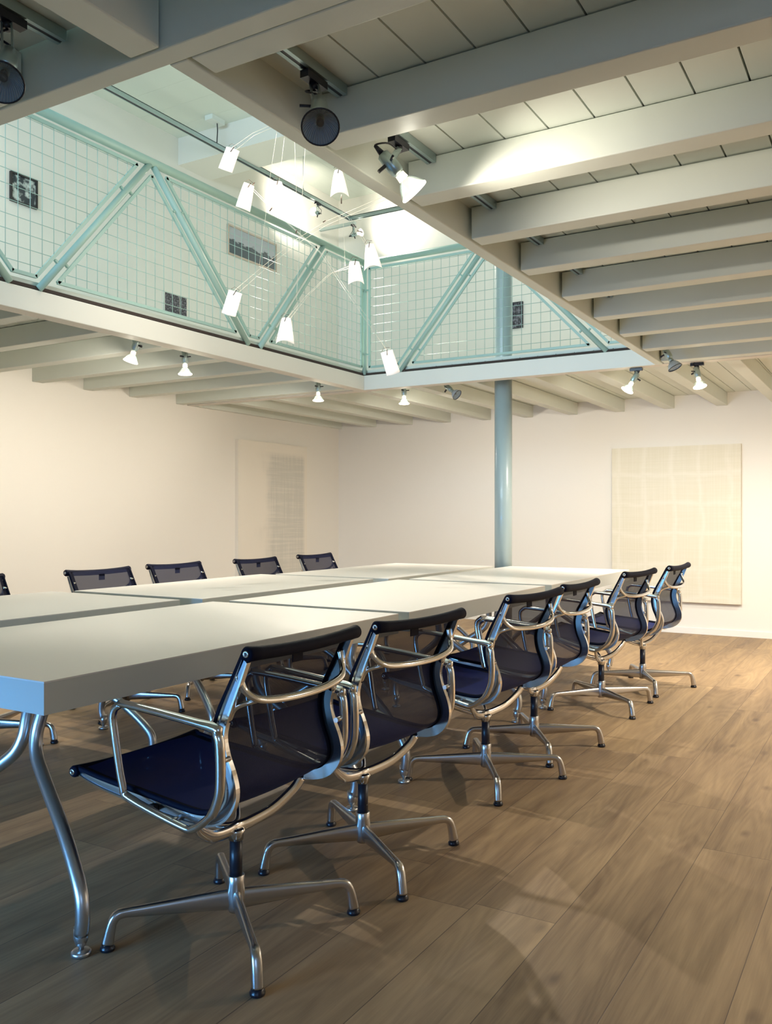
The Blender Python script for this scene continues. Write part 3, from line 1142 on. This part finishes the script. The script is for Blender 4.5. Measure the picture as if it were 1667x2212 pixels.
# ================================================================== TRACKS
def track(label, p0, p1, group='black lighting tracks', w_=.034, h_=.028, m=M_GREYMET):
    root = empty('lighting_track', p0)
    tag(root, label, 'lighting track', group)
    d = Vector(p1) - Vector(p0)
    ax = d.normalized(); side = Vector((-ax.y, ax.x, 0))
    b = MB()
    L_ = d.length
    c = ax * L_ / 2
    b.obox(c + side * (w_ / 2 - .006), ax, side, (0, 0, 1), L_ / 2, .006, h_ / 2)
    b.obox(c - side * (w_ / 2 - .006), ax, side, (0, 0, 1), L_ / 2, .006, h_ / 2)
    b.obox(c + Vector((0, 0, h_ / 2 - .003)), ax, side, (0, 0, 1), L_ / 2, w_ / 2 - .0121, .003)
    b.build('profile', m, root)
    b = MB(); b.obox(c - Vector((0, 0, h_ * .1)), ax, side, (0, 0, 1), L_ / 2 - .002, w_ / 2 - .0125, h_ * .35); b.build('slot', M_BLACK, root)
    return root


TX = -1.352
ord_ = ['first', 'second', 'third', 'fourth', 'fifth', 'sixth', 'seventh', 'eighth', 'ninth']
ys = [j + .1 for j in rightj]
for i in range(9):
    ya = ys[i] + .004 if i else 1.625
    yb = rightj[i + 1] - .004
    track('%s short track piece between the right-hand joists, counted from the camera' % ord_[i], (TX, ya, ZP - .0155), (TX, yb, ZP - .0155))
for i, (ya, yb) in enumerate(((3.645, 4.045), (4.155, 4.555), (5.685, 6.16))):
    track('short track piece behind the left fascia above its %s lit spotlight' % ord_[i], (-4.13, ya, ZP - .0155), (-4.13, yb, ZP - .0155))
track('near-left track piece between planks and joists in the top left corner', (-1.80, .90, ZP - .0155), (-1.80, 1.455, ZP - .0155))

# upper suspended track
rt = empty('suspended_track', (-5.39, 4.2, 4.55)); tag(rt, 'long suspended grey track under the upper ceiling, turning right at its far end', 'lighting track')
b = MB()
for s_ in (-1, 1):
    b.box(s_ * .017 - .005, s_ * .017 + .005, -2.6, 4.1, -.02, .02)
b.box(-.022, .022, -2.6, 4.1, .014, .020)
b.box(-.022, .9, 4.08, 4.12, .012, .018); b.box(-.022, .9, 4.08, 4.09, -.02, .02); b.box(-.022, .9, 4.112, 4.122, -.02, .02)
b.build('profile', M_GREYMET, rt)
b = MB(); b.box(-.011, .011, -2.6, 4.06, -.017, -.006); b.box(0, .9, 4.093, 4.109, -.014, -.004); b.build('slot', M_BLACK, rt)
b = MB(); b.box(-.50, -.005, 4.20, 4.235, -.032, .0); b.build('side_track', M_GREYMET, rt)
for yy in (.55, 3.2):
    b = MB(); b.tube([(0, yy, .02), (0, yy, .26 if yy < 2 else .5)], .0025, 6); b.lathe([(0, .012), (.03, .005)], (0, yy, .02), seg=10); b.build('hanger', M_GREYMET, rt)
b = MB(); b.tube(smooth_path([(-.002, 1.87, .213), (-.006, 1.88, .15), (-.002, 1.87, .08), (.004, 1.86, .02)], 5), .005, 8); b.build('feed_cable', M_BLACK, rt)
b = MB(); b.box(-5.45, -5.36, 5.97, 6.14, 4.765, 4.809); tag(b.build('junction_box', M_ROSE), 'small white junction box on the upper ceiling above the hanging cable', 'junction box')


# ================================================================== SPOTLIGHTS
def spotlight(label, mount, pivot, aim, lit, scale=1.0, energy=60, angle=110, frame_dir=(0, 1, 0), group='track spotlights', throw=None, glow=.3):
    """mount: where the adapter sits under its track, pivot: tilt joint, aim: beam direction."""
    root = empty('track_spotlight', mount)
    tag(root, label, 'spotlight', group)
    m0 = Vector(mount); pv = Vector(pivot) - m0; a = Vector(aim).normalized()
    side = a.cross(Vector((0, 0, 1)))
    side = side.normalized() if side.length > .1 else Vector((1, 0, 0))
    up = side.cross(a)
    s = scale
    b = MB(); b.obox((0, 0, -.012 * s), frame_dir, Vector(frame_dir).cross(Vector((0, 0, 1))), (0, 0, 1), .045 * s, .013 * s, .010 * s)
    b.lathe([(0, .012 * s), (.02 * s, .012 * s)], (0, 0, -.04 * s), seg=14)
    b.build('track_adapter', M_BLACK, root)
    # bracket: two flat arms
    b = MB()
    top = Vector((0, 0, -.032 * s))
    ax = (pv - top); L_ = ax.length
    for q in (-1, 1):
        b.obox(top + ax / 2 + side * q * .011 * s, ax, side, ax.cross(side), L_ / 2, .0022 * s, .009 * s)
    b.obox(top, side, ax, ax.cross(side), .013 * s, .004 * s, .009 * s)
    b.obox(pv, side, ax, ax.cross(side), .017 * s, .005 * s, .006 * s)
    b.build('bracket', M_GREYMET, root)
    # socket housing
    b = MB()
    b.lathe([(-.035 * s, .012 * s), (-.03 * s, .019 * s), (.015 * s, .023 * s), (.035 * s, .021 * s), (.045 * s, .015 * s)], pv, a, 20)
    h = b.build('socket_housing', M_GREYMET, root)
    b = MB(); b.obox(pv - up * .027 * s + side * .004, up, side, a, .020 * s, .005 * s, .005 * s)
    b.tube([pv + side * .018 * s, pv + side * .05 * s], .004 * s, 8)
    b.build('tilt_knob', M_BLACK, root)
    b = MB()
    c0 = Vector((.004, 0, -.04 * s)); c3 = pv - a * .036 * s
    b.tube(smooth_path([c0, c0 * .5 + c3 * .5 + side * .03 * s - a * .02 * s, c3 - a * .03 * s, c3], 5), .0028 * s, 7)
    b.lathe([(-.03 * s, .005 * s), (0, .010 * s)], c3, a, 10)
    b.build('cable', M_BLACK, root)
    # reflector lamp (flared glass)
    # its own origin sits on the beam axis so the ribs are radial
    lo = empty('reflector_lamp', pv + a * .04 * s)
    lo.parent = root
    rot = a.to_track_quat('Z', 'Y').to_euler(); lo.rotation_euler = rot
    b = MB()
    b.lathe([(.0, .0145 * s), (.024 * s, .0165 * s)], (0, 0, 0), seg=20, mi=0)
    b.build('lamp_neck', M_BULBNECK if lit else M_GREYMET, lo)
    if lit:
        b = MB()
        b.lathe([(.025 * s, .016 * s), (.032 * s, .024 * s), (.045 * s, .034 * s), (.062 * s, .042 * s), (.070 * s, .0455 * s)], (0, 0, 0), seg=28, capa=False, capb=False)
        b.build('glass_cone', M_GLASS, lo)
        b = MB()
        b.lathe([(.070 * s, .0455 * s), (.0735 * s, .0465 * s), (.077 * s, .044 * s), (.0785 * s, .030 * s), (.079 * s, .002 * s)], (0, 0, 0), seg=28, capa=False)
        b.build('lens', M_LENS_ON, lo)
        light('spot_beam', 'SPOT', m0 + pv + a * .128 * s, energy, WARM, .02, aim=throw or a, spot_size=R(angle), spot_blend=1.0)
        light('bulb_glow', 'POINT', m0 + pv + a * .088 * s, glow, WARM, .012)
    else:
        b = MB()
        b.lathe([(.022 * s, .008 * s), (.030 * s, .022 * s), (.043 * s, .034 * s), (.060 * s, .042 * s), (.0725 * s, .0455 * s)], (0, 0, 0), seg=40, capa=True, capb=False)
        b.build('glass_cone', M_REFL, lo)
        b = MB(); b.lathe([(.030 * s, .009 * s), (.052 * s, .010 * s), (.058 * s, .006 * s)], (0, 0, 0), seg=14); b.build('bulb', M_BLACK, lo)
        b = MB(); b.tube([Vector((.046 * s * math.cos(2 * PI * k / 32), .046 * s * math.sin(2 * PI * k / 32), .0735 * s)) for k in range(32)], .0022 * s, 6, closed=True); b.build('rim', M_BLACK, lo)
        b = MB(); b.lathe([(.0705 * s, .045 * s), (.0715 * s, .045 * s)], (0, 0, 0), seg=32); b.build('lens', M_PANE, lo)
    return root


ZT = ZP - .031
spotlight('unlit clear spotlight with round ribbed glass under the first right-hand track piece', (TX, 1.905, ZT), (-1.268, 1.810, 2.20), (.395, -.527, -.75), False, scale=1.0)
spotlight('lit spotlight tilted to the right under the second right-hand track piece', (TX, 2.36, ZT), (-1.335, 2.275, 2.235), (.49, .44, -.70), True, 1.0, 48, 140, glow=1.0, throw=(.80, .55, -.42))
spotlight('unlit spotlight cut off by the left edge in the top corner', (-1.80, 1.30, ZT), (-1.745, 1.262, 2.20), (.45, -.45, -.77), False, 1.0)
spotlight('first lit spotlight below the left fascia, counted from the left edge', (-4.13, 3.87, ZT), (-4.10, 3.87, 2.235), (-.45, -.02, -1), True, 1.0, 80, 162, throw=(-1, .1, -1.1))
spotlight('second lit spotlight below the left fascia, hanging straight down', (-4.13, 4.31, ZT), (-4.11, 4.31, 2.225), (.02, .0, -1), True, 1.0, 80, 162, throw=(-1, .1, -1.1))
spotlight('lit spotlight below the left fascia nearest the corner of the opening', (-4.13, 5.86, ZT), (-4.11, 5.85, 2.225), (.02, -.03, -1), True, 1.0, 80, 162, throw=(-1, .1, -1.1))
FT = 'tracks'
for i, xx in enumerate((-3.72, -3.30)):
    track('%s short track piece behind the far fascia' % ord_[i], (xx - .12, 6.60, ZP - .0155), (xx + .10, 6.60, ZP - .0155))
spotlight('lit spotlight just right of the opening corner, below the far fascia', (-3.72, 6.60, ZT), (-3.715, 6.58, 2.255), (.03, -.04, -1), True, 1.0, 125, 162, frame_dir=(1, 0, 0), throw=(-.1, 1, -1.1))
spotlight('unlit spotlight tilted sideways left of the column, below the far fascia', (-3.32, 6.60, ZT), (-3.29, 6.58, 2.25), (.7, -.05, -.55), False, 1.0, frame_dir=(1, 0, 0))
spotlight('lit spotlight between column and trimmer end, turned to the lower left', (-1.66, 6.37, ZJ - .002), (-1.665, 6.36, 2.175), (-.50, -.35, -1), True, 1.0, 125, 162, frame_dir=(1, 0, 0), throw=(-.1, 1, -1.1))
spotlight('unlit spotlight at the end of the trimmer, turned down right', (TX, 5.90, ZT), (-1.325, 5.86, 2.235), (.42, -.05, -.8), False, 1.0)
spotlight('lit spotlight right of the trimmer end with a star-like glare', (-1.235, 6.37, ZJ - .002), (-1.235, 6.36, 2.178), (.22, -.15, -1), True, 1.0, 125, 162, frame_dir=(1, 0, 0), throw=(-.1, 1, -1.1))
spotlight('lit spotlight on the suspended upper track aimed at the upper left wall', (-5.39, 7.66, 4.528), (-5.39, 7.66, 4.42), (-.55, .30, .28), True, .95, 45, 120)
light('spot_beam', 'SPOT', (-5.27, 7.46, 4.36), 750, WARM, .06, aim=(3.9, -3.0, -4.3), spot_size=R(84), spot_blend=1.0)
spotlight('lit spotlight on the side track near the upper back corner', (-5.42, 8.42, 4.516), (-5.42, 8.42, 4.40), (.35, .55, .30), True, .95, 45, 120)
spotlight('lit spotlight on the near end of the suspended upper track', (-5.39, 3.2, 4.528), (-5.39, 3.2, 4.42), (-.75, .2, -.45), True, .95, 55, 120)
# bare fill spots without fixtures, added beyond the right edge to lift floor and ceiling
for i, (x, y, e) in enumerate(((1.2, 5.2, 430), (2.2, 4.2, 85), (.2, 7.5, 190))):
    light('spot_beam', 'SPOT', (x, y, 2.22), e, WARM, .04, aim=(-.15, .1, -1), spot_size=R(160), spot_blend=1)
light('upper_fill', 'POINT', (-2.0, 7.8, 4.2), 32, (1.0, .95, .86), .08)  # unseen point light added to brighten the upper storey
light('upper_fill', 'SPOT', (-3.1, 3.6, 4.7), 230, (1.0, .92, .80), .03, aim=(0.05, 0, -1), spot_size=R(58), spot_blend=.5)  # unseen spot added to brighten the tables through the void
light('upper_fill', 'POINT', (-4.6, 2.2, 4.3), 16, (1.0, .97, .92), .05)  # second unseen point light added upstairs, towards the left wall

# ================================================================== PAPER MOBILE
mob = empty('paper_mobile', (-2.85, 3.95, 4.78))
tag(mob, 'hanging mobile of nine lit paper shades on crossing wires in the opening', 'pendant lamp')
O = Vector((-2.85, 3.95, 4.78))
RT = Vector((.8604, .5096, 0)); FWD = Vector((-.5096, .8604, 0)); UP = Vector((0, 0, 1))
b = MB(); b.lathe([(0, .05), (.028, .06)], (0, 0, 0), seg=28); b.build('canopy', M_ROSE, mob)
shades = [
    # centre, height, top width, bottom width, tilt deg (in plane), turn deg, bulge
    ((-3.157, 3.651, 3.11), .125, .075, .080, -20, 0, .018),
    ((-3.175, 3.814, 2.963), .150, .060, .085, -14, 25, .018),
    ((-3.082, 3.986, 3.026), .120, .050, .095, 4, 10, .030),
    ((-2.725, 4.081, 3.036), .150, .040, .105, 3, 5, .045),
    ((-2.620, 4.259, 2.654), .145, .045, .105, 8, -10, .045),
    ((-2.592, 4.043, 2.505), .125, .055, .090, 5, 15, .035),
    ((-3.110, 3.620, 2.314), .130, .075, .078, -17, 0, .016),
    ((-2.861, 3.768, 2.164), .140, .045, .100, -3, -5, .045),
    ((-2.427, 4.141, 2.012), .130, .068, .075, 17, 0, .016),
]
for c, h, w0, w1, tilt, turn, bul in shades:
    c = Vector(c) - O
    q = Matrix.Rotation(R(turn), 3, 'Z')
    rx = q @ RT; fw = q @ FWD
    tl = R(tilt)
    ex = rx * math.cos(tl) + UP * math.sin(tl) * 1.0
    ez = UP * math.cos(tl) - rx * math.sin(tl)
    m = MB(); nu, nv = 12, 8
    vs = []
    for j in range(nv + 1):
        v = j / nv
        wd = w0 + (w1 - w0) * v ** .8
        for i in range(nu + 1):
            u = -1 + 2 * i / nu
            arch = .010 * (1 - u * u) * (v ** 6) * (1 if bul > .03 else -.6)
            vs.append(c + ex * (u * wd / 2) + ez * (h * (.5 - v) + arch) - fw * (bul * (1 - u * u) * (.35 + .65 * v)))
    k = nu + 1
    m.add(vs, [(j * k + i, j * k + i + 1, (j + 1) * k + i + 1, (j + 1) * k + i) for j in range(nv) for i in range(nu)], 0, True)
    sh = m.build('paper_shade', M_PAPER, mob)
    so = sh.modifiers.new('thickness', 'SOLIDIFY'); so.thickness = .0008
    bb = MB(); bc = c + fw * .012 + ez * (h * .12)
    bb.lathe([(-.012, .005), (-.004, .0075), (.01, .0075), (.016, .004)], bc, ez, 10)
    bb.build('bulb', M_BULBNECK, sh)
    cl = MB(); tc_ = c + ez * (h * .44) - fw * (bul * .4 + .004)
    cl.obox(tc_, ex * .3 + ez, fw, ex, .016, .002, .002); cl.tube([tc_ + ex * .02 + ez * .02, tc_ + ez * .03 - ex * .01, tc_ - ex * .025 + ez * .012], .0012, 5)
    cl.build('clip', M_CLIP, sh)
    light('shade_glow', 'POINT', tuple(O + c + fw * .03), 3.0, (1.0, .86, .70), .02)


wires = [   # world coordinates of each wire
    [(-3.2055, 3.8544, 3.0525), (-3.0431, 3.8925, 2.8848), (-2.7901, 3.9843, 2.6351), (-2.6515, 4.0083, 2.4284), (-2.5482, 4.0694, 2.2548), (-2.4362, 4.1358, 2.0709)],
    [(-3.17, 3.8522, 3.0344), (-3.0083, 3.8899, 2.8596), (-2.7565, 3.9809, 2.611), (-2.6229, 4.0019, 2.4104), (-2.5201, 4.0628, 2.2502), (-2.4085, 4.1289, 2.0722)],
    [(-3.106, 3.6228, 2.377), (-2.9978, 3.7451, 2.5289), (-2.9011, 3.9186, 2.7073), (-2.7964, 4.0386, 2.8197), (-2.6018, 4.2702, 2.9811), (-2.4828, 4.3406, 3.0343)],
    [(-3.0802, 3.6381, 2.372), (-2.9847, 3.7528, 2.5163), (-2.8714, 3.9129, 2.6855), (-2.7716, 4.0301, 2.7973), (-2.5868, 4.2558, 2.9527), (-2.4637, 4.3287, 3.0136)],
    [(-2.8587, 3.7693, 2.227), (-2.7978, 3.8635, 2.3647), (-2.7174, 3.9692, 2.4999), (-2.6075, 4.0343, 2.5509)],
    [(-2.8436, 3.7783, 2.227), (-2.7804, 3.8738, 2.3748), (-2.7042, 3.977, 2.505), (-2.5856, 4.0473, 2.5433)],
    [(-3.163, 3.6472, 3.1605), (-3.1119, 3.7937, 3.2981), (-3.0741, 3.9323, 3.3948)],
    [(-3.1347, 3.6639, 3.1555), (-3.1053, 3.7976, 3.2852), (-3.0606, 3.9403, 3.3842)],
    [(-2.6686, 4.1144, 2.8405), (-2.6437, 4.1872, 2.7708), (-2.6292, 4.2539, 2.7072)],
    [(-2.6843, 4.1051, 2.8509), (-2.6618, 4.1765, 2.7839), (-2.6475, 4.243, 2.7205)],
    [(-3.0583, 3.9417, 3.3368), (-3.0543, 3.8859, 3.1064), (-3.052, 3.8292, 2.8027), (-3.0342, 3.7583, 2.5375)],
    [(-3.0198, 3.9645, 3.3158), (-3.047, 3.9484, 3.0472), (-3.0606, 3.9403, 2.9946)],
    [(-2.9699, 3.994, 3.3105), (-2.931, 3.959, 2.976), (-2.8937, 3.9345, 2.7027)],
    [(-2.9156, 4.0262, 3.3105), (-2.9085, 3.9722, 2.8457), (-2.8412, 3.8378, 2.3394)],
    [(-2.7134, 4.0878, 2.976), (-2.7112, 4.0891, 2.9239), (-2.7045, 4.0931, 2.8457), (-2.6515, 4.0315, 2.549)],
]
for wpts in wires:
    m = MB(); m.tube([Vector(p) - O for p in wpts], .0009, 5); m.build('wire', M_STRING, mob)
for p in [(-3.0583, 3.9417, 3.3368), (-3.0198, 3.9645, 3.3158), (-2.9699, 3.994, 3.3105), (-2.9156, 4.0262, 3.3105)]:
    m = MB(); a_ = Vector(p) - O; m.tube([a_, Vector((a_.x * .1, a_.y * .1, .0))], .0008, 5); m.build('suspension_cord', M_STRING, mob)
for p, q in [((-3.181, 3.8574, 3.0276), (-3.1584, 3.8708, 3.0592)), ((-3.061, 3.8819, 2.8822), (-3.0476, 3.8899, 2.9031)), ((-2.6641, 4.1751, 2.7892), (-2.6369, 4.1912, 2.7786)), ((-2.7134, 4.0878, 2.9239), (-2.7134, 4.0878, 2.9656)), ((-2.9093, 3.9253, 2.7441), (-2.9048, 3.928, 2.7648)), ((-2.8031, 4.0347, 2.8197), (-2.7897, 4.0426, 2.8301))]:
    m = MB(); m.tube([Vector(p) - O, Vector(q) - O], .0035, 7); m.build('counterweight', M_CLIP, mob)
